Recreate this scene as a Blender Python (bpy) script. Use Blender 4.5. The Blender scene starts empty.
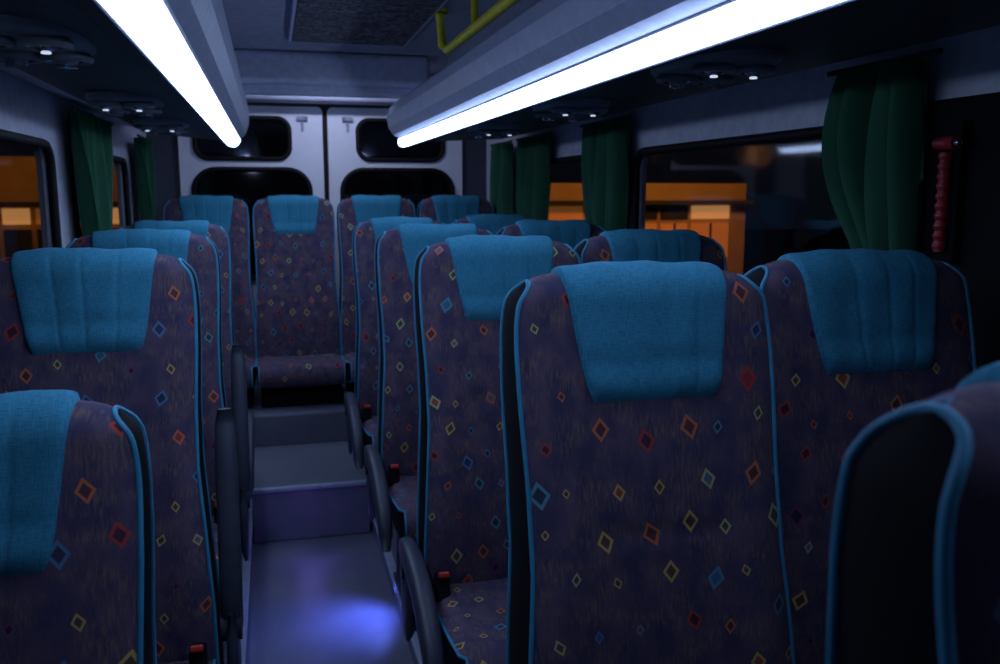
import bpy, bmesh, math, random
from mathutils import Vector, Matrix
random.seed(4)
E = 1.43   # eye height above aisle floor
sc = bpy.context.scene
sc.view_settings.view_transform = 'Standard'
sc.view_settings.look = 'None'
sc.view_settings.exposure = 0.0

# ------------------------------------------------------------------ materials
def newmat(name):
    m = bpy.data.materials.new(name); m.use_nodes = True
    nt = m.node_tree
    return m, nt, nt.nodes['Principled BSDF']
def N(nt, t, **kw):
    n = nt.nodes.new(t)
    for k, v in kw.items(): setattr(n, k, v)
    return n
def math_(nt, op, a, b=None, c=None):
    n = N(nt, 'ShaderNodeMath', operation=op)
    for i, v in enumerate((a, b, c)):
        if v is None: continue
        if isinstance(v, (int, float)): n.inputs[i].default_value = v
        else: nt.links.new(v, n.inputs[i])
    return n.outputs[0]
def mixc(nt, f, a, b):
    n = N(nt, 'ShaderNodeMix', data_type='RGBA')
    for idx, v in ((0, f), (6, a), (7, b)):
        if isinstance(v, (int, float)): n.inputs[idx].default_value = v
        elif isinstance(v, tuple): n.inputs[idx].default_value = (*v, 1) if len(v) == 3 else v
        else: nt.links.new(v, n.inputs[idx])
    return n.outputs[2]
def simple(name, col, rough=0.5, metal=0.0, nscale=30, namp=0.15, bump=0.0, bscale=200, spec=0.5):
    m, nt, p = newmat(name)
    tc = N(nt, 'ShaderNodeTexCoord')
    no = N(nt, 'ShaderNodeTexNoise'); no.inputs['Scale'].default_value = nscale; no.inputs['Detail'].default_value = 4
    nt.links.new(tc.outputs['Object'], no.inputs['Vector'])
    c2 = tuple(max(0, c * (1 - namp * 2)) for c in col)
    c3 = tuple(min(1, c * (1 + namp * 2)) for c in col)
    nt.links.new(mixc(nt, no.outputs['Fac'], c2, c3), p.inputs['Base Color'])
    p.inputs['Roughness'].default_value = rough
    p.inputs['Metallic'].default_value = metal
    p.inputs['Specular IOR Level'].default_value = spec
    if bump > 0:
        n2 = N(nt, 'ShaderNodeTexNoise'); n2.inputs['Scale'].default_value = bscale
        nt.links.new(tc.outputs['Object'], n2.inputs['Vector'])
        b = N(nt, 'ShaderNodeBump'); b.inputs['Strength'].default_value = bump; b.inputs['Distance'].default_value = 0.002
        nt.links.new(n2.outputs['Fac'], b.inputs['Height'])
        nt.links.new(b.outputs['Normal'], p.inputs['Normal'])
    return m
def emis(name, col, s, both=None):
    m, nt, p = newmat(name)
    p.inputs['Base Color'].default_value = (*col, 1)
    p.inputs['Emission Color'].default_value = (*col, 1)
    p.inputs['Emission Strength'].default_value = s
    return m

def fabric_mat():
    m, nt, p = newmat('moquette_diamond')
    L = nt.links.new
    uv = N(nt, 'ShaderNodeUVMap'); uv.uv_map = 'UVMap'
    oi = N(nt, 'ShaderNodeObjectInfo')
    vm = N(nt, 'ShaderNodeVectorMath', operation='MULTIPLY'); vm.inputs[1].default_value = (14.5, 13.6, 0)
    L(uv.outputs['UV'], vm.inputs[0])
    off = math_(nt, 'MULTIPLY', oi.outputs['Random'], 37.0)
    comb = N(nt, 'ShaderNodeCombineXYZ'); L(off, comb.inputs[0]); L(off, comb.inputs[1])
    va = N(nt, 'ShaderNodeVectorMath', operation='ADD'); L(vm.outputs[0], va.inputs[0]); L(comb.outputs[0], va.inputs[1])
    sx = N(nt, 'ShaderNodeSeparateXYZ'); L(va.outputs[0], sx.inputs[0])
    iy = math_(nt, 'FLOOR', sx.outputs[1])
    par = math_(nt, 'MULTIPLY', math_(nt, 'MODULO', iy, 2.0), 0.5)
    xs = math_(nt, 'ADD', sx.outputs[0], par)
    ix = math_(nt, 'FLOOR', xs)
    fx = math_(nt, 'SUBTRACT', math_(nt, 'SUBTRACT', xs, ix), 0.5)
    fy = math_(nt, 'SUBTRACT', math_(nt, 'SUBTRACT', sx.outputs[1], iy), 0.5)
    cell = N(nt, 'ShaderNodeCombineXYZ'); L(ix, cell.inputs[0]); L(iy, cell.inputs[1])
    wn = N(nt, 'ShaderNodeTexWhiteNoise', noise_dimensions='2D'); L(cell.outputs[0], wn.inputs['Vector'])
    sc_ = N(nt, 'ShaderNodeSeparateColor'); L(wn.outputs['Color'], sc_.inputs[0])
    r1, r2, r3 = sc_.outputs[0], sc_.outputs[1], sc_.outputs[2]
    jx = math_(nt, 'MULTIPLY', math_(nt, 'SUBTRACT', r1, 0.5), 0.48)
    jy = math_(nt, 'MULTIPLY', math_(nt, 'SUBTRACT', r2, 0.5), 0.48)
    dx = math_(nt, 'SUBTRACT', fx, jx); dy = math_(nt, 'SUBTRACT', fy, jy)
    sk = math_(nt, 'MULTIPLY', math_(nt, 'SUBTRACT', r3, 0.5), 0.9)
    dxs = math_(nt, 'ADD', dx, math_(nt, 'MULTIPLY', dy, sk))
    dys = math_(nt, 'SUBTRACT', dy, math_(nt, 'MULTIPLY', dx, math_(nt, 'MULTIPLY', sk, 0.5)))
    dd = math_(nt, 'ADD', math_(nt, 'ABSOLUTE', dxs), math_(nt, 'MULTIPLY', math_(nt, 'ABSOLUTE', dys), 0.8))
    rad = math_(nt, 'ADD', 0.08, math_(nt, 'MULTIPLY', wn.outputs['Value'], 0.16))
    inner = math_(nt, 'MULTIPLY', rad, 0.62)
    mo = math_(nt, 'LESS_THAN', dd, rad); mi = math_(nt, 'LESS_THAN', dd, inner)
    def cramp(cols, v):
        cr = N(nt, 'ShaderNodeValToRGB'); cr.color_ramp.interpolation = 'CONSTANT'
        e = cr.color_ramp.elements
        e[0].position = 0; e[0].color = (*cols[0][1], 1); e[1].position = cols[1][0]; e[1].color = (*cols[1][1], 1)
        for q, c in cols[2:]:
            x = e.new(q); x.color = (*c, 1)
        L(v, cr.inputs[0]); return cr.outputs[0]
    cA = cramp([(0, (.50, .06, .05)), (.2, (.70, .45, .13)), (.38, (.10, .23, .42)), (.52, (.70, .19, .07)), (.68, (.56, .54, .22)), (.82, (.11, .32, .41)), (.92, (.22, .05, .16))],
               math_(nt, 'FRACT', math_(nt, 'MULTIPLY', wn.outputs['Value'], 7.3)))
    cB = cramp([(0, (.02, .02, .04)), (.35, (.32, .04, .05)), (.5, (.02, .03, .06)), (.7, (.05, .14, .28)), (.85, (.05, .03, .06))],
               math_(nt, 'FRACT', math_(nt, 'MULTIPLY', r3, 5.1)))
    def streak(scale, d=3):
        mp = N(nt, 'ShaderNodeMapping'); mp.inputs['Scale'].default_value = scale
        L(uv.outputs['UV'], mp.inputs[0])
        no = N(nt, 'ShaderNodeTexNoise'); no.inputs['Scale'].default_value = 1; no.inputs['Detail'].default_value = d
        L(mp.outputs[0], no.inputs['Vector']); return no.outputs['Fac']
    s1 = streak((30, 14, 1)); s2 = streak((260, 45, 1)); s3 = streak((14, 22, 1)); s4 = streak((600, 600, 1), 1)
    def ramp(v, a, b):
        n = N(nt, 'ShaderNodeMapRange'); n.inputs[1].default_value = a; n.inputs[2].default_value = b; L(v, n.inputs[0]); return n.outputs[0]
    base = mixc(nt, ramp(s1, .38, .65), (.080, .062, .128), (.165, .108, .165))
    base = mixc(nt, math_(nt, 'MULTIPLY', math_(nt, 'MULTIPLY', ramp(s2, .45, .65), ramp(s3, .40, .58)), .6), base, (.30, .21, .14))
    base = mixc(nt, math_(nt, 'MULTIPLY', ramp(s3, .60, .40), .22), base, (.06, .065, .15))
    base = mixc(nt, math_(nt, 'MULTIPLY', ramp(s4, .35, .65), .4), base, (.035, .03, .05))
    c = mixc(nt, math_(nt, 'MULTIPLY', mo, .87), base, cA)
    c = mixc(nt, math_(nt, 'MULTIPLY', mi, .87), c, cB)
    L(c, p.inputs['Base Color'])
    p.inputs['Roughness'].default_value = .95; p.inputs['Specular IOR Level'].default_value = .15
    p.inputs['Sheen Weight'].default_value = .06
    b = N(nt, 'ShaderNodeBump'); b.inputs['Strength'].default_value = .3; b.inputs['Distance'].default_value = .001
    L(s4, b.inputs['Height']); L(b.outputs[0], p.inputs['Normal'])
    return m
M_fab = fabric_mat()

def cover_mat():
    m, nt, p = newmat('blue_linen'); L = nt.links.new
    uv = N(nt, 'ShaderNodeUVMap'); uv.uv_map = 'UVMap'
    def st(scale):
        mp = N(nt, 'ShaderNodeMapping'); mp.inputs['Scale'].default_value = scale; L(uv.outputs['UV'], mp.inputs[0])
        no = N(nt, 'ShaderNodeTexNoise'); no.inputs['Scale'].default_value = 1; L(mp.outputs[0], no.inputs['Vector']); return no.outputs['Fac']
    a = st((600, 70, 1)); b_ = st((70, 600, 1)); h = math_(nt, 'ADD', a, b_)
    mr = N(nt, 'ShaderNodeMapRange'); mr.inputs[1].default_value = .75; mr.inputs[2].default_value = 1.25; L(h, mr.inputs[0])
    L(mixc(nt, mr.outputs[0], (.030, .19, .31), (.060, .32, .46)), p.inputs['Base Color'])
    p.inputs['Roughness'].default_value = .9; p.inputs['Specular IOR Level'].default_value = .2
    b = N(nt, 'ShaderNodeBump'); b.inputs['Strength'].default_value = .35; b.inputs['Distance'].default_value = .001
    L(h, b.inputs['Height']); L(b.outputs[0], p.inputs['Normal'])
    return m
M_cov = cover_mat()
M_pipe = simple('piping_blue', (.04, .28, .46), .6)
M_seam = simple('seam_thread', (.03, .025, .04), .9)
M_blk = simple('black_vinyl', (.006, .006, .008), .8, bump=.2, spec=.15)
M_arm = simple('armrest_plastic', (.055, .06, .09), .45, bump=.1)
M_frame = simple('seat_steel', (.05, .055, .07), .5, .3)
M_red = simple('red_plastic', (.6, .03, .02), .35)
M_redd = simple('hammer_red', (.38, .02, .03), .4)
M_wall = simple('wall_vinyl_grey', (.62, .62, .72), .7, bump=.15)
M_lower = simple('wall_carpet', (.05, .055, .08), .95, bump=.4)
M_ceil = simple('ceiling_lining', (.36, .38, .48), .9, bump=.3, bscale=400)
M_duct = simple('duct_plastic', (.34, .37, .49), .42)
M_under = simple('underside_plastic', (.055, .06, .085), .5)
M_plate = simple('vent_plate', (.26, .27, .33), .35)
M_beam = simple('beam_plastic', (.52, .54, .68), .6)
M_door = simple('door_lacquer', (.84, .84, .93), .4, namp=.03)
M_rub = simple('rubber', (.01, .01, .012), .6, spec=.2)
M_chr = simple('chrome', (.7, .72, .78), .15, 1.0)
M_cur = simple('curtain_green', (.012, .10, .045), .85, nscale=8, bump=.3)
M_yel = simple('yellow_rail', (.80, .70, .03), .4)
M_asph = simple('asphalt', (.03, .03, .03), .9)
M_fac = simple('facade_plaster', (.55, .36, .18), .9, nscale=1.5)
M_fdk = simple('facade_dark', (.04, .035, .03), .9)
TUBE = (.47, .63, 1.0)
M_tube = emis('light_diffuser', TUBE, 11.6)
M_glint = emis('lens_glint', (.7, .8, 1.0), .8)  # weak emission imitates glints reflected in the chrome lenses
M_lamp = emis('sodium_glow', (1.0, .46, .14), .6)
M_lamp2 = emis('sodium_dim', (1.0, .36, .08), .18)
M_bled = emis('blue_led', (.12, .12, 1.0), 2.0)

def floor_mat():
    m, nt, p = newmat('floor_vinyl'); L = nt.links.new
    tc = N(nt, 'ShaderNodeTexCoord')
    v = N(nt, 'ShaderNodeTexVoronoi'); v.inputs['Scale'].default_value = 260; L(tc.outputs['Object'], v.inputs['Vector'])
    n = N(nt, 'ShaderNodeTexNoise'); n.inputs['Scale'].default_value = 5; n.inputs['Detail'].default_value = 6; L(tc.outputs['Object'], n.inputs['Vector'])
    c = mixc(nt, n.outputs['Fac'], (.08, .09, .13), (.22, .225, .29))
    c = mixc(nt, math_(nt, 'MULTIPLY', math_(nt, 'LESS_THAN', v.outputs['Distance'], .25), .3), c, (.45, .45, .5))
    L(c, p.inputs['Base Color'])
    mr = N(nt, 'ShaderNodeMapRange'); mr.inputs[3].default_value = .3; mr.inputs[4].default_value = .6; L(n.outputs['Fac'], mr.inputs[0])
    L(mr.outputs[0], p.inputs['Roughness'])
    return m
M_floor = floor_mat()
def hatch_mat():
    m, nt, p = newmat('hatch_fabric'); L = nt.links.new
    tc = N(nt, 'ShaderNodeTexCoord')
    n = N(nt, 'ShaderNodeTexNoise'); n.inputs['Scale'].default_value = 28; n.inputs['Detail'].default_value = 5; n.inputs['Distortion'].default_value = 2
    L(tc.outputs['Object'], n.inputs['Vector'])
    mr = N(nt, 'ShaderNodeMapRange'); mr.inputs[1].default_value = .42; mr.inputs[2].default_value = .6; L(n.outputs['Fac'], mr.inputs[0])
    L(mixc(nt, mr.outputs[0], (.03, .032, .045), (.20, .18, .21)), p.inputs['Base Color'])
    p.inputs['Roughness'].default_value = .9
    return m
M_hatch = hatch_mat()
def glass_mat(tint=.75, name='tinted_glass', refl=.045, ro=.05):
    m = bpy.data.materials.new(name); m.use_nodes = True; nt = m.node_tree
    nt.nodes.clear(); out = N(nt, 'ShaderNodeOutputMaterial')
    tr = N(nt, 'ShaderNodeBsdfTransparent'); tr.inputs[0].default_value = (tint, tint, tint, 1)
    gl = N(nt, 'ShaderNodeBsdfGlossy'); gl.inputs['Roughness'].default_value = ro; gl.inputs[0].default_value = (.9, .9, .9, 1)
    tc = N(nt, 'ShaderNodeTexCoord'); no = N(nt, 'ShaderNodeTexNoise'); no.inputs['Scale'].default_value = 3
    nt.links.new(tc.outputs['Object'], no.inputs['Vector'])
    mr = N(nt, 'ShaderNodeMapRange'); mr.inputs[3].default_value = refl * .8; mr.inputs[4].default_value = refl * 1.2
    nt.links.new(no.outputs['Fac'], mr.inputs[0])
    mx = N(nt, 'ShaderNodeMixShader'); nt.links.new(mr.outputs[0], mx.inputs[0])
    nt.links.new(tr.outputs[0], mx.inputs[1]); nt.links.new(gl.outputs[0], mx.inputs[2]); nt.links.new(mx.outputs[0], out.inputs[0])
    return m
M_glass = glass_mat()
M_glassd = glass_mat(.35, 'dark_glass', .06)

# ------------------------------------------------------------------ mesh builder
class B:
    def __init__(s): s.v = []; s.f = []; s.m = []; s.uv = []; s.sm = []; s.mats = []
    def mi(s, mat):
        if mat not in s.mats: s.mats.append(mat)
        return s.mats.index(mat)
    def face(s, idx, mat, uvs=None, smooth=True):
        s.f.append(idx); s.m.append(s.mi(mat)); s.uv.append(uvs or [(0, 0)] * len(idx)); s.sm.append(smooth)
    def grid(s, P, mat, UV=None, smooth=True, flip=False):
        r, c = len(P), len(P[0]); o = len(s.v)
        for row in P: s.v += [tuple(p) for p in row]
        for i in range(r - 1):
            for j in range(c - 1):
                ids = [(i, j), (i, j + 1), (i + 1, j + 1), (i + 1, j)]
                if flip: ids = ids[::-1]
                s.face([o + a * c + b for a, b in ids], mat, [UV[a][b] for a, b in ids] if UV else None, smooth)
    def tube(s, pts, r, mat, n=8, caps=True):
        pts = [Vector(p) for p in pts]; rings = []
        t0 = (pts[1] - pts[0]).normalized()
        a = t0.orthogonal().normalized()
        for i, p in enumerate(pts):
            t = (pts[min(i + 1, len(pts) - 1)] - pts[max(i - 1, 0)]).normalized()
            a = (a - t * a.dot(t)).normalized(); b = t.cross(a)
            rad = r[i] if isinstance(r, (list, tuple)) else r
            rings.append([p + (a * math.cos(k * 2 * math.pi / n) + b * math.sin(k * 2 * math.pi / n)) * rad for k in range(n + 1)])
        o = len(s.v)
        s.grid(rings, mat, flip=True)
        if caps:
            s.face([o + k for k in range(n)][::-1], mat); e = o + (len(pts) - 1) * (n + 1)
            s.face([e + k for k in range(n)], mat)
    def box(s, c, d, mat, bev=0.0, rot=None, seg=2):
        bm = bmesh.new(); bmesh.ops.create_cube(bm, size=1)
        bmesh.ops.scale(bm, vec=Vector(d), verts=bm.verts)
        if bev > 0: bmesh.ops.bevel(bm, geom=bm.edges[:], offset=bev, segments=seg, affect='EDGES', profile=.5)
        M = Matrix.Translation(Vector(c)) @ (rot.to_4x4() if rot else Matrix.Identity(4))
        o = len(s.v); bm.verts.ensure_lookup_table()
        for vv in bm.verts: s.v.append(tuple(M @ vv.co))
        for ff in bm.faces: s.face([o + vv.index for vv in ff.verts], mat, smooth=False)
        bm.free()
    def bar(s, path, w, h, mat, n=12):
        rings = []
        for i, q in enumerate(path):
            p = Vector(q[:3]); k = q[3]
            a = Vector(path[min(i + 1, len(path) - 1)][:3]) - Vector(path[max(i - 1, 0)][:3])
            t = a.normalized(); nn = Vector((1, 0, 0)).cross(t).normalized(); ring = []
            for j in range(n + 1):
                an = j * 2 * math.pi / n; ca, sa = math.cos(an), math.sin(an)
                ex = math.copysign(abs(ca) ** .6, ca); ey = math.copysign(abs(sa) ** .6, sa)
                ring.append(p + Vector((1, 0, 0)) * ex * w * k + nn * ey * h * k)
            rings.append(ring)
        o = len(s.v); s.grid(rings, mat)
        s.face([o + k for k in range(n)], mat); e = o + (len(path) - 1) * (n + 1)
        s.face([e + k for k in range(n)][::-1], mat)
    def mesh(s, name):
        me = bpy.data.meshes.new(name); me.from_pydata(s.v, [], s.f)
        for m in s.mats: me.materials.append(m)
        ul = me.uv_layers.new(name='UVMap')
        for p, mi, uv, sm in zip(me.polygons, s.m, s.uv, s.sm):
            p.material_index = mi; p.use_smooth = sm
            for q, li in enumerate(p.loop_indices): ul.data[li].uv = uv[q]
        me.update(); return me
    def obj(s, name, parent=None, loc=(0, 0, 0)):
        return link(name, s.mesh(name), parent, loc)
def link(name, data, parent=None, loc=(0, 0, 0)):
    o = bpy.data.objects.new(name, data); sc.collection.objects.link(o); o.location = loc
    if parent: o.parent = parent
    return o
def empty(name, loc=(0, 0, 0)):
    o = bpy.data.objects.new(name, None); sc.collection.objects.link(o); o.location = loc; return o
def interp(tab, x):
    if x <= tab[0][0]: return tab[0][1]
    for (a, b), (c, d) in zip(tab, tab[1:]):
        if x <= c: return b + (d - b) * (x - a) / (c - a)
    return tab[-1][1]

# ------------------------------------------------------------------ seat
FT = [(.38, -.180), (.5, -.200), (.65, -.205), (.8, -.185), (.95, -.155), (1.1, -.122), (1.2, -.099), (1.265, -.082)]
WT = [(.38, .222), (.6, .220), (.75, .211), (.88, .201), (1.0, .201), (1.12, .206), (1.2, .207), (1.24, .205), (1.27, .200), (1.29, .190), (1.308, .175)]
TH = [(.38, .12), (.7, .146), (.95, .15), (1.1, .134), (1.265, .10)]
ZT = 1.262
def smooth_tab(tab, x, h=.05):
    return sum(interp(tab, x + d) for d in (-h, -h / 2, 0, h / 2, h)) / 5
NB = 68
def back_loop():
    L = []
    n = NB
    for i in range(n + 1):
        z = .38 + (ZT - .38) * i / n
        L.append((smooth_tab(FT, z), z))
    th = interp(TH, ZT); y0, z0 = L[-1]
    cap = []
    for k in range(1, 16):
        a = math.pi * k / 16
        cap.append((y0 + th / 2 - math.cos(a) * th / 2, z0 + math.sin(a) * .048))
    back = []
    for i in range(n + 1):
        z = ZT - (ZT - .38) * i / n
        back.append((smooth_tab(FT, z) + smooth_tab(TH, z, .03), z))
    return L, cap, back
Lf, Lc, Lb = back_loop()
LOOP = Lf + Lc + Lb
def loop_normals(lp):
    out = []
    for i in range(len(lp)):
        a = lp[max(i - 1, 0)]; b = lp[min(i + 1, len(lp) - 1)]
        ty, tz = b[0] - a[0], b[1] - a[1]; l = math.hypot(ty, tz) or 1
        out.append((-tz / l, ty / l))
    return out
NRM = loop_normals(LOOP)
def arc(lp):
    s = [0]
    for a, b in zip(lp, lp[1:]): s.append(s[-1] + math.hypot(b[0] - a[0], b[1] - a[1]))
    return s
ARC = arc(LOOP)
def wid(z): return smooth_tab(WT, z, .012)
def seam_z(u): return .925 + .022 * u * u
def surf(i, x, extra=0.0):
    y, z = LOOP[i]; ny, nz = NRM[i]; w = wid(z); u = min(1, abs(x) / w)
    off = -.014 * u ** 8
    if i < len(Lf):
        bol = max(0, min(1, (1.02 - z) / .15))
        off += bol * (.010 * math.exp(-((u - .8) / .16) ** 2) - .006 * math.exp(-(u / .5) ** 2))
        off -= .0045 * max(0, 1 - (u / .62) ** 6) * math.exp(-((z - seam_z(u)) / .010) ** 2)
    off += extra
    return Vector((x, y + ny * off, z + nz * off))
def make_back():
    b = B(); cols = 28; P = []; UV = []
    for i in range(len(LOOP)):
        w = wid(LOOP[i][1]); row = []; ur = []
        for j in range(cols + 1):
            x = w * (-1 + 2 * j / cols); row.append(surf(i, x)); ur.append((x, ARC[i]))
        P.append(row); UV.append(ur)
    b.grid(P, M_fab, UV)
    n = len(Lf); m = len(LOOP)
    for sgn in (-1, 1):
        rows = []
        hc = m // 2
        for i in range(hc + 1):
            a = surf(i, sgn * wid(LOOP[i][1])); k = m - 1 - i; c = surf(k, sgn * wid(LOOP[k][1]))
            row = []
            for q in range(7):
                t = q / 6; p = a.lerp(c, t); p.x += sgn * .006 * math.sin(math.pi * t); row.append(p)
            rows.append(row)
        b.grid(rows, M_blk, flip=(sgn < 0))
        pts = [surf(i, sgn * (wid(LOOP[i][1]) + .001)) for i in range(m)]
        b.tube(pts, .0038, M_pipe, 7)
    o = len(b.v); w = wid(.38)
    b.v += [(-w, LOOP[0][0], .38), (w, LOOP[0][0], .38), (w, LOOP[-1][0], .38), (-w, LOOP[-1][0], .38)]
    b.face([o, o + 1, o + 2, o + 3], M_blk, smooth=False)
    return b.mesh('backrest')
def make_cover(var=0):
    b = B(); zf = 1.115; zb = 1.14
    rnd = random.Random(var)
    i0 = min(range(len(Lf)), key=lambda i: abs(Lf[i][1] - zf)); i1 = len(Lf) + len(Lc) + min(range(len(Lb)), key=lambda i: abs(Lb[i][1] - zb))
    cols = 64; P = []; UV = []
    seams = [[-.28, .20, .60], [-.40, .10, .55], [-.45, -.02, .5]][var % 3]
    ph = rnd.uniform(0, 6); sk = rnd.uniform(-.006, .006)
    idx = list(range(i0, i1 + 1))
    for k, i in enumerate(idx):
        z = LOOP[i][1]
        w = .106 + .031 * max(0, min(1, (z - zf) / .2))
        if k < 4: w -= .007 * (1 - k / 4) ** 2
        row = []; ur = []
        fade = max(0, min(1, (1.31 - z) / .03)) if i < len(Lf) + 6 else 0
        kk = k * .5
        for j in range(cols + 1):
            u = -1 + 2 * j / cols; x = u * w + sk * (1.31 - z) * 4
            h = .0125 + .0020 * math.sin(u * 4 + kk * .35 + ph) + .001 * math.sin(u * 11 - kk * .5 + ph)
            for n_, s_ in enumerate(seams):
                h -= .0025 * (.25 + .75 * fade) * math.exp(-((u - s_ - .012 * math.sin(kk * .4 + n_)) / .030) ** 2)
            h -= .006 * abs(u) ** 14
            if abs(u) > .999: h = -.003
            if k == 0 or k == len(idx) - 1: h = -.002
            if k == 1: h *= .8
            if k in (4, 5): h *= .72
            p = surf(i, x, h)
            row.append(p); ur.append((x, ARC[i]))
        P.append(row); UV.append(ur)
    b.grid(P, M_cov, UV)
    return b.mesh('headrest_cover')
CU = .05
def make_cushion():
    b = B()
    prof = []
    for i in range(13):
        t = i / 12; prof.append((-.13 - .43 * t, .435 + CU + .03 * t - .012 * math.sin(math.pi * t)))
    y0, z0 = prof[-1]
    for k in range(1, 10):
        a = math.pi * k / 10; prof.append((y0 - math.sin(a) * .055, z0 - .06 + math.cos(a) * .06))
    for i in range(9):
        t = i / 8; prof.append((y0 + .43 * t, z0 - .12 - .01 * t))
    nr = loop_normals(prof); ar = arc(prof)
    sg = 1 if nr[5][1] > 0 else -1
    def cw(i): return .215 - (.012 if 13 <= i < 21 else 0)
    def sp(i, x):
        y, z = prof[i]; u = abs(x) / .215
        off = -.012 * u ** 8 + (.010 * math.exp(-((u - .8) / .16) ** 2) if i < 13 else 0)
        return Vector((x, y + nr[i][0] * off * sg, z + nr[i][1] * off * sg))
    P = []; UV = []; cols = 20
    for i in range(len(prof)):
        row = []; ur = []; w = cw(i)
        for j in range(cols + 1):
            x = w * (-1 + 2 * j / cols); row.append(sp(i, x)); ur.append((x + .37, ar[i] + .21))
        P.append(row); UV.append(ur)
    b.grid(P, M_fab, UV)
    m = len(prof)
    for sgn in (-1, 1):
        rows = []
        for i in range(m // 2 + 1):
            k = m - 1 - i; a = sp(i, sgn * cw(i)); c = sp(k, sgn * cw(k))
            rows.append([a.lerp(c, q / 4) for q in range(5)])
        b.grid(rows, M_blk, flip=(sgn > 0))
        b.tube([sp(i, sgn * (cw(i) + .001)) for i in range(m - 8)], .0038, M_pipe, 7)
    return b.mesh('cushion')
BT = .315 + CU
def make_base(h0=.10):
    b = B()
    b.box((0, -.33, BT), (.40, .44, .03), M_frame, .006)
    for sx in (-.16, .16):
        b.box((sx, -.33, (h0 + .012)), (.05, .40, .022), M_frame, .005)
        b.tube([(sx, -.50, h0 + .02), (sx, -.46, BT)], .018, M_frame, 10)
        b.tube([(sx, -.16, h0 + .02), (sx, -.20, BT)], .018, M_frame, 10)
        b.box((sx, -.33, (BT + h0) / 2 + .01), (.012, .26, BT - h0 - .03), M_frame, .002)
    return b.mesh('base_frame')
def make_base_rear():
    b = B(); b.box((0, -.33, (BT + .292) / 2), (.40, .40, BT - .292), M_blk, .006)
    return b.mesh('base_frame')
def make_arm(side, up):
    b = B(); x = side * .250
    if up:
        path = [(x, -.10, .47, .5), (x, -.105, .50, .95), (x, -.10, .6, 1), (x, -.075, .72, 1), (x, -.05, .84, 1), (x, -.03, .93, .9), (x, -.025, .965, .6)]
        path = [(p[0], p[1] + .02, p[2], p[3]) for p in path]
    else:
        path = [(x, -.05, .53, .45), (x, -.075, .54, .85), (x, -.14, .547, 1), (x, -.22, .545, 1), (x, -.30, .53, 1), (x, -.38, .495, 1), (x, -.44, .45, .95), (x, -.475, .39, .85), (x, -.485, .35, .5)]
    b.bar(path, .024, .034, M_arm, 16)
    b.bar([(x, -.06, .30, .5), (x, -.075, .34, 1), (x, -.09, .42, 1.2), (x, -.10, .50, 1.1), (x, -.10, .54, .6)], .012, .05, M_arm, 12)
    b.tube([(x - side * .026, -.10, .50), (x + side * .02, -.10, .50)], .028, M_arm, 14)
    b.box((side * .215, -.15, BT), (.05, .06, .025), M_frame, .003)
    return b.mesh('armrest')
def make_buckle(side):
    b = B(); x = side * .19
    r = Matrix.Rotation(math.radians(-25), 3, 'X')
    b.box((x, -.245, .505), (.034, .026, .075), M_blk, .006, r)
    b.box((x, -.262, .544), (.026, .020, .014), M_red, .004, r)
    b.tube([(x, -.220, .46), (x, -.240, .49)], .009, M_blk, 8)
    return b.mesh('belt_buckle')
COV = [make_cover(v) for v in (0, 1, 2)]
ME = dict(back=make_back(), cushion=make_cushion(), base=make_base(), basel=make_base(.137), baser=make_base_rear(),
          armRd=make_arm(-1, False), armLd=make_arm(1, False), armRu=make_arm(-1, True), armLu=make_arm(1, True), bkR=make_buckle(-1), bkL=make_buckle(1))
cnt = 0
def seat(x, y, z=0, arm=None, buckle=None, base='base', rot=0, cv=None):
    global cnt
    e = empty('bus_seat', (x, y, z)); e.rotation_euler = (0, 0, rot)
    link('backrest', ME['back'], e); link('headrest_cover', COV[cnt % 3 if cv is None else cv], e); link('cushion', ME['cushion'], e)
    cnt += 1
    link('base_frame', ME[base], e)
    if arm: link('armrest', ME['arm' + arm], e)
    if buckle: link('belt_buckle', ME['bk' + buckle], e)
    return e
XA, XW, XL = .55, .985, -.365
seat(.510, .408, .022, 'Rd', 'R', cv=0); seat(XW, .50, 0, None, 'R')
for i, y in enumerate((1.31, 2.18, 3.03, 3.87)):
    seat(XA, y, 0, 'Rd', 'R', cv=(0, 2, 1, 0)[i]); seat(XW, y + .06, .008, None, 'R')
seat(XL - .012, 1.20, -.135, None, 'L', 'basel')
seat(XL, 1.98, -.005, 'Lu', 'L'); seat(XL, 2.80, 0, 'Lu', 'L'); seat(XL, 3.62, 0, 'Ld', 'L')
for x in (-.32, .12, .56, 1.0): seat(x, 4.90, .09, None, None, 'baser')

# ------------------------------------------------------------------ room
WL, WR, YF, YR, ZC = -.66, 1.31, -1.1, 5.42, E + .68
b = B(); b.box(((WL + WR) / 2, (YF + YR) / 2, -.03), (WR - WL, YR - YF, .06), M_floor); b.obj('floor')
b = B()
b.box(((.37 + WR - .02) / 2, 1.55, .05), (WR - .02 - .37, 5.3, .098), M_floor, .008)
b.box((.375, 1.55, .094), (.03, 5.3, .014), M_duct, .004)
b.obj('floor_platform')
b = B(); b.box(((WL + .02 - .13) / 2, 2.84, .05), (-.13 - WL - .02, 2.72, .098), M_floor, .008)
b.box((-.135, 2.84, .094), (.03, 2.72, .014), M_duct, .004)
b.obj('floor_platform')
b = B()
b.box((.12, 3.90, .115), (.478, .64, .228), M_floor, .006)
b.box((.12, 3.585, .224), (.478, .03, .018), M_duct, .005)
b.obj('aisle_step')
b = B(); b.box(((WL + WR) / 2, 4.78, .19), (WR - WL - .06, 1.10, .38), M_floor, .01); b.obj('rear_platform')
b = B(); b.box(((WL + WR) / 2, (YF + YR) / 2, ZC + .02), (WR - WL, YR - YF, .04), M_ceil); b.obj('ceiling')
b = B(); b.box(((WL + WR) / 2, YF - .02, ZC / 2), (WR - WL, .04, ZC), M_under); b.obj('wall_front')

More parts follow.
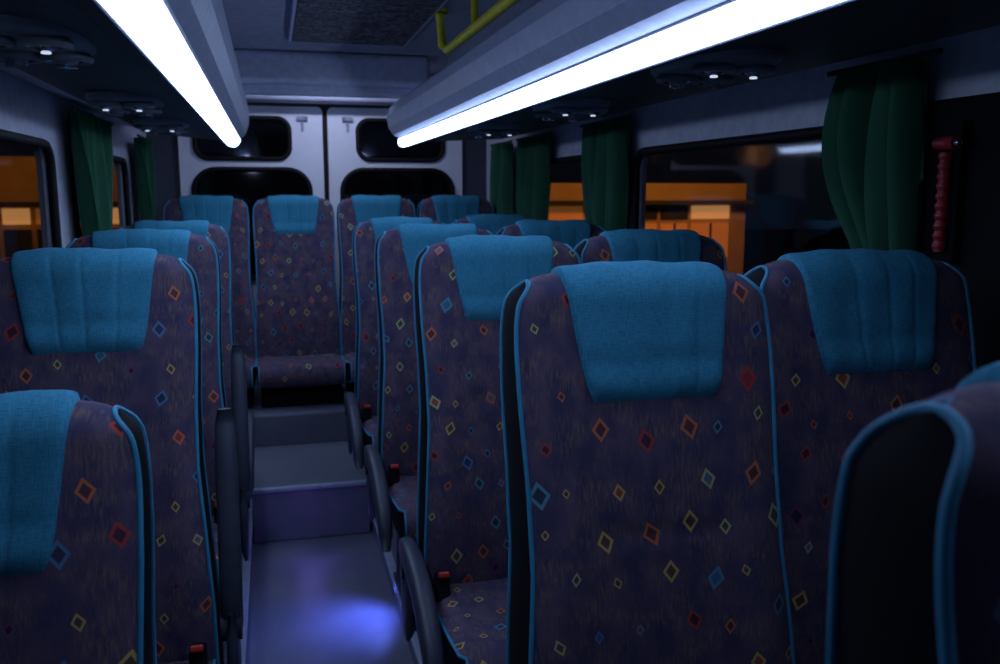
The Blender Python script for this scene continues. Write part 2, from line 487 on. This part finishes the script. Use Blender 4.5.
def rrect(x0, x1, y0, y1, r, n=6):
    pts = []
    for cx, cy, a0 in ((x1 - r, y1 - r, 0), (x0 + r, y1 - r, 90), (x0 + r, y0 + r, 180), (x1 - r, y0 + r, 270)):
        for k in range(n + 1):
            a = math.radians(a0 + 90 * k / n); pts.append((cx + r * math.cos(a), cy + r * math.sin(a)))
    return pts
def panel(name, outer, holes, th, M, mat, parent=None):
    cu = bpy.data.curves.new(name, 'CURVE'); cu.dimensions = '2D'; cu.fill_mode = 'BOTH'; cu.extrude = th / 2
    for pts in [outer] + holes:
        s = cu.splines.new('POLY'); s.points.add(len(pts) - 1); s.use_cyclic_u = True
        for q, p in zip(s.points, pts): q.co = (p[0], p[1], 0, 1)
    tmp = bpy.data.objects.new('tmp', cu); sc.collection.objects.link(tmp)
    dg = bpy.context.evaluated_depsgraph_get(); me = bpy.data.meshes.new_from_object(tmp.evaluated_get(dg))
    bpy.data.objects.remove(tmp)
    me.transform(M); me.materials.clear(); me.materials.append(mat)
    return link(name, me, parent)
def MS(x): return Matrix(((0, 0, 1, x), (1, 0, 0, 0), (0, 1, 0, 0), (0, 0, 0, 1)))
def MR(y): return Matrix(((1, 0, 0, 0), (0, 0, -1, y), (0, 1, 0, 0), (0, 0, 0, 1)))
wz0, wz1 = E - .55, E + .145
wy = [(-.9, .15), (.25, 1.28), (1.64, 3.06), (3.36, 4.55)]
outer = [(YF, 0), (YR, 0), (YR, ZC), (YF, ZC)]
k = 0
for nm, X, s in (('wall_left', WL, 1), ('wall_right', WR, -1)):
    panel(nm, outer, [rrect(a, c, wz0, wz1, .07) for a, c in wy], .04, MS(X - s * .02), M_wall)
    for a, c in wy:
        k += 1
        e = empty('window_%d' % k)
        bb = B(); pts = rrect(a, c, wz0, wz1, .07)
        ring = [(X + s * .002, p[0], p[1]) for p in pts] + [(X + s * .002, pts[0][0], pts[0][1])]
        bb.tube(ring, .014, M_rub, 8, False); bb.obj('rubber_seal', e)
        panel('glass_pane', rrect(a + .001, c - .001, wz0 + .001, wz1 - .001, .07), [], .004, MS(X - s * .025), M_glass, e)
for nm, X, s in (('trim_1', WL, 1), ('trim_2', WR, -1)):
    b = B(); b.box((X + s * .008, 2.1, .49), (.014, 4.1, .74), M_lower, .003); b.obj(nm)

# rear bulkhead + doors
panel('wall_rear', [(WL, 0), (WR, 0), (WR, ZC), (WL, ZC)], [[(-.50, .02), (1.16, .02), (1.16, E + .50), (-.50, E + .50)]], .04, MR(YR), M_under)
def door(nm, x0, x1, hl, hu):
    e = empty(nm)
    panel('door_panel', rrect(x0, x1, .03, E + .49, .03), [rrect(*hl, .13, 10), rrect(*hu, .07)], .05, MR(YR - .02), M_door, e)
    for h, r in ((hl, .13), (hu, .07)):
        bb = B(); pts = rrect(*h, r, 10); bb.tube([(p[0], YR - .05, p[1]) for p in pts + pts[:1]], .014, M_rub, 8, False); bb.obj('window_seal', e)
        panel('window_glass', rrect(h[0] + .001, h[1] - .001, h[2] + .001, h[3] - .001, r, 10), [], .004, MR(YR - .015), M_glassd, e)
    return e
d1 = door('door_1', -.49, .315, (-.42, .235, E - .5, E + .13), (-.40, .125, E + .19, E + .42))
d2 = door('door_2', .345, 1.15, (.42, 1.09, E - .5, E + .13), (.52, 1.03, E + .19, E + .42))
for d, x in ((d1, .20), (d2, .46)):
    bb = B()
    bb.tube([(x - .030, YR - .055, E + .42), (x + .030, YR - .055, E + .42)], .014, M_duct, 12)
    bb.tube([(x, YR - .05, E + .42), (x, YR - .05, E + .35)], .008, M_duct, 8)
    bb.obj('door_latch', d)
bb = B(); bb.box((.33, YR - .03, 1.0), (.022, .03, 1.8), M_rub, .003); bb.obj('trim_3')

# ceiling beams / hatch
b = B(); b.box((.31, 4.66, E + .60), (1.0, .26, .155), M_beam, .03, seg=4); b.box((.31, 4.66, E + .505), (.9, .12, .05), M_beam, .012); b.obj('ceiling_beam')
b = B(); b.box((.33, 5.28, E + .585), (WR - WL - .02, .20, .16), M_beam, .03, seg=4); b.obj('rear_header_beam')
b = B()
b.box((.37, 3.3, ZC - .012), (.50, 1.7, .022), M_hatch, .006)
for x in (.115, .625): b.box((x, 3.3, ZC - .010), (.02, 1.74, .018), M_beam, .004)
b.obj('roof_hatch')
b = B()
for y in (1.6, 2.3): b.box((.25, y, ZC - .005), (.9, .012, .008), M_under)
b.obj('trim_4')

# overhead ducts
def duct(name, prof, y0, y1, strip, sy0, sgn):
    e = empty(name); b = B(); n = len(prof)
    rows = [[(p[0], y, E + p[1]) for p in prof + prof[:1]] for y in (y0, y1)]
    b.grid(rows, M_duct, smooth=False, flip=(sgn < 0))
    for fi in range(n):
        b.m[fi] = b.mi(prof[fi][2] if len(prof[fi]) > 2 else M_duct)
    for y, fl in ((y0, False), (y1, True)):
        o = len(b.v); b.v += [(p[0], y, E + p[1]) for p in prof]; ids = list(range(o, o + n)); b.face(ids[::-1] if fl else ids, M_duct, smooth=False)
    b.obj('duct_body', e)
    (ax, az), (bx, bz) = strip; d = Vector((bx - ax, bz - az)); nn = Vector((d.y, -d.x)).normalized()
    if nn.y > 0: nn = -nn
    P = []
    ye = y1 + .004
    for y, sc2 in ((sy0 - .02, 0), (sy0, 1), (ye, 1), (ye + .022, .55), (ye + .03, 0)):
        row = []
        for j in range(11):
            t = j / 10; q = Vector((ax, az)) + d * t + nn * (.003 + .019 * math.sin(math.pi * t)) * sc2; row.append((q.x, y, E + q.y))
        P.append(row)
    b = B(); b.grid(P, M_tube); b.obj('light_diffuser', e)
    b = B()
    for q in ((ax, az), (bx, bz)):
        b.tube([(q[0], sy0, E + q[1] - .001), (q[0], y1 - .01, E + q[1] - .001)], .004, M_duct, 8)
    b.obj('diffuser_trim', e)
    return e
U = M_under
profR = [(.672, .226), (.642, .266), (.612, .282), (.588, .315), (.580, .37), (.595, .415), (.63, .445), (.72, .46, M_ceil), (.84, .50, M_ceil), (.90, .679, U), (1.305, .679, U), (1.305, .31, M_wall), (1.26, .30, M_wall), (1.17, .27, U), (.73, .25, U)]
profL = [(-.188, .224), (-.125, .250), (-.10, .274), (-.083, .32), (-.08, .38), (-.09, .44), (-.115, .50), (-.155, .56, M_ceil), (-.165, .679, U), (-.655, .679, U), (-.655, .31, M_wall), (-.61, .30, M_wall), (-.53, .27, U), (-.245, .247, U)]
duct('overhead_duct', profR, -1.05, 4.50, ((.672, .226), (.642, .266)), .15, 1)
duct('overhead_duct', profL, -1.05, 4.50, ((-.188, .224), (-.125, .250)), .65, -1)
def unit(x, y, z):
    b = B(); P = []
    for k in range(6):
        r = [1.0, .98, .93, .85, .4, 0][k]; h = [0, -.010, -.016, -.019, -.021, -.021][k]
        P.append([(x + math.copysign(abs(math.cos(a)) ** .7, math.cos(a)) * .095 * r, y + math.copysign(abs(math.sin(a)) ** .7, math.sin(a)) * .175 * r, z + h) for a in [i * 2 * math.pi / 36 for i in range(37)]])
    b.grid(P, M_plate)
    for dx, dy, lens in ((-.042, -.085, 1), (.042, -.085, 1), (-.040, .075, 0), (.040, .075, 0)):
        R = .030 if not lens else .027
        cx_, cy_ = x + dx, y + dy
        for rr_, tt, mt in ((R + .007, .008, M_plate), (R, .0055, M_chr)):
            ring = [(cx_ + math.cos(a) * rr_, cy_ + math.sin(a) * rr_, z - .026) for a in [i * 2 * math.pi / 20 for i in range(21)]]
            b.tube(ring, tt, mt, 8, False)
        Q = []; rb = R * .8
        for k in range(5):
            ph = math.pi / 2 * k / 4; Q.append([(cx_ + math.cos(a) * rb * math.cos(ph), cy_ + math.sin(a) * rb * math.cos(ph), z - .022 - .018 * math.sin(ph)) for a in [i * 2 * math.pi / 14 for i in range(15)]])
        b.grid(Q, M_chr if lens else M_plate)
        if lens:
            b.tube([(cx_, cy_, z - .038), (cx_, cy_, z - .0415)], .0075, M_glint, 12)
        else:
            b.box((cx_, cy_, z - .040), (.036, .006, .008), M_chr, .002)
            b.box((cx_, cy_, z - .040), (.006, .036, .008), M_chr, .002)
    b.obj('air_vent_unit')
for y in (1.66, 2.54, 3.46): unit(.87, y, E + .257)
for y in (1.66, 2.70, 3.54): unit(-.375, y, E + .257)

# yellow grab rail
b = B(); rx, rz = .665, E + .525
b.tube([(rx, 1.3, ZC - .002), (rx, 1.3, rz + .03), (rx, 1.33, rz), (rx, 1.6, rz), (rx, 3.3, rz), (rx, 3.36, rz), (rx - .01, 3.40, rz + .02), (rx - .02, 3.41, ZC - .002)], .016, M_yel, 12)
b.tube([(rx, 2.9, rz), (rx, 2.9, ZC - .002)], .012, M_yel, 10)
b.tube([(rx - .02, 3.41, ZC - .02), (rx - .02, 3.41, ZC - .001)], .035, M_yel, 16)
b.obj('yellow_grab_rail')

# curtains
def curtain(x, y0, y1, g0, g1, zt, zb, s, folds=6, bulge=.03):
    b = B(); P = []; rows, cols = 30, folds * 10
    for i in range(rows + 1):
        t = i / rows; z = zt + (zb - zt) * t
        k = min(1, t * 1.25); k = k * k * (3 - 2 * k)
        a = y0 + (g0 - y0) * k; c = y1 + (g1 - y1) * k
        c += bulge * math.sin(math.pi * min(1, t * 1.6)) if t < .625 else 0
        row = []
        for j in range(cols + 1):
            u = j / cols; ph = u * folds * 2 * math.pi + 1.3 * math.sin(3 * t + u * 4)
            amp = .022 + .012 * math.sin(u * 11 + t * 3)
            row.append((x + s * (amp * math.sin(ph)), a + (c - a) * u + .010 * math.cos(ph), z))
        P.append(row)
    b.grid(P, M_cur)
    b.tube([(x, y0 - .05, zt + .005), (x, y1 + .05, zt + .005)], .006, M_frame, 8)
    return b.obj('curtain')
zt = E + .26
curtain(WR - .065, 1.52, 1.77, 1.53, 1.66, zt, E - .35, 1, 4, .07)
curtain(WR - .065, 3.02, 3.44, 3.08, 3.30, zt, E - .5, 1, 5)
curtain(WR - .065, 3.95, 4.42, 4.05, 4.36, zt, E - .5, 1, 5)
curtain(WR - .065, 4.62, 4.98, 4.68, 4.92, zt, E - .5, 1, 4)
curtain(WL + .065, 3.16, 3.80, 3.26, 3.60, zt, E - .5, 1, 6)
curtain(WL + .065, 4.62, 4.98, 4.66, 4.92, zt, E - .5, 1, 5)
curtain(WL + .065, 1.46, 1.80, 1.50, 1.70, zt, E - .5, 1, 5)

# dark pillar trim with emergency hammer
b = B(); b.box((WR - .012, 1.46, E - .20), (.022, .34, .76), M_blk, .006); b.obj('trim_5')
b = B(); X = WR - .052; hy = 1.45
b.box((WR - .034, hy, E + .0), (.018, .05, .27), M_blk, .004)
pts = []; rr = []
for i in range(41):
    t = i / 40; pts.append((X, hy, E - .115 + .19 * t)); rr.append(.0105 + .003 * (1 if (i // 2) % 2 else 0))
b.tube(pts, rr, M_redd, 12)
b.tube([(X, hy - .025, E + .092), (X, hy + .025, E + .092)], [.013, .013], M_redd, 12)
b.tube([(X, hy - .035, E + .092), (X, hy - .025, E + .092)], [.003, .008], M_chr, 8)
b.obj('emergency_hammer')

# blue aisle leds
b = B(); b.box((.366, 2.84, .085), (.010, .04, .010), M_bled, .002); b.obj('aisle_led')
def light(name, typ, loc, col, en, **kw):
    l = bpy.data.lights.new(name, typ); l.color = col; l.energy = en
    for k_, v in kw.items(): setattr(l, k_, v)
    return link(name, l, None, loc)
sp = light('aisle_led_spot', 'SPOT', (.335, 2.84, .17), (.12, .18, 1.0), 8.0, shadow_soft_size=.02, spot_size=math.radians(115), spot_blend=1.0)
sp.rotation_euler = Vector((-.10, -.02, -.13)).to_track_quat('-Z', 'Y').to_euler()
light('step_led_light', 'POINT', (.10, 3.30, .10), (.25, .16, 1.0), .28, shadow_soft_size=.05)
# added fill lamp, hidden behind the cross beam to brighten the back doors
b = B(); b.box((.33, 4.86, ZC - .015), (.52, .09, .028), M_duct, .008); b.box((.33, 4.86, ZC - .031), (.46, .06, .006), emis('rear_fill_glow', TUBE, 3.0), .001); b.obj('rear_fill_box')
rl = light('rear_door_fill', 'AREA', (.33, 4.86, ZC - .04), (.62, .70, 1.0), 3.4, shape='RECTANGLE', size=.46, size_y=.06)
rl.rotation_euler = Vector((0, .55, -.75)).to_track_quat('-Z', 'Y').to_euler()

# ------------------------------------------------------------------ exterior
G = -.75
b = B(); b.box((0, 12, G - .05), (80, 70, .1), M_asph); b.obj('ground')
def building(x0, x1, y, seed, zt_):
    random.seed(seed)
    b = B(); b.box(((x0 + x1) / 2, y + 1, (G + zt_) / 2), (x1 - x0, 2, zt_ - G), M_fac)
    z = E + .12 - .38
    b.box(((x0 + x1) / 2, y - .3, z), (x1 - x0 - .2, .6, .10), M_fdk)
    x = x0 + .2
    while x < x1 - .7:
        w = random.uniform(.5, 1.1)
        b.box((x + w / 2, y - .03, E - 1.25), (w, .06, .9), random.choice([M_fdk, M_fdk, M_lamp2, M_lamp2]))
        b.box((x + w / 2, y - .05, E - 1.25), (.05, .08, .9), M_fdk)
        b.box((x + w / 2, y - .03, E - .52), (w, .06, .34), random.choice([M_lamp, M_lamp2, M_fdk]))
        x += w + .12
    return b.obj('garage_building')
building(4.5, 12.1, 21, 2, E + .22)
building(-9.0, -3.0, 21, 5, E + .75)
for x in (7.5, 10.3): light('street_lamp_light', 'POINT', (x, 17.5, E + .8), (1, .40, .08), 165, shadow_soft_size=.2)
for x in (-6.5, -4): light('street_lamp_light', 'POINT', (x, 17.5, E + 1.2), (1, .40, .08), 60, shadow_soft_size=.2)

w = bpy.data.worlds.new('night'); sc.world = w; w.use_nodes = True
w.node_tree.nodes['Background'].inputs[0].default_value = (.05, .06, .12, 1)
w.node_tree.nodes['Background'].inputs[1].default_value = .05

# ------------------------------------------------------------------ camera
psi, p = math.radians(14.5), math.radians(9.04)
fw = Vector((math.sin(psi) * math.cos(p), math.cos(psi) * math.cos(p), -math.sin(p)))
rt = Vector((math.cos(psi), -math.sin(psi), 0)); up = rt.cross(fw)
cam = bpy.data.cameras.new('camera'); cam.lens = 36 * .88; cam.sensor_width = 36; cam.clip_start = .02
cam.dof.use_dof = True; cam.dof.focus_distance = 1.6; cam.dof.aperture_fstop = 6.3
co = link('camera', cam); R = Matrix((rt, up, -fw)).transposed().to_4x4(); co.matrix_world = Matrix.Translation((0, 0, E)) @ R
sc.camera = co
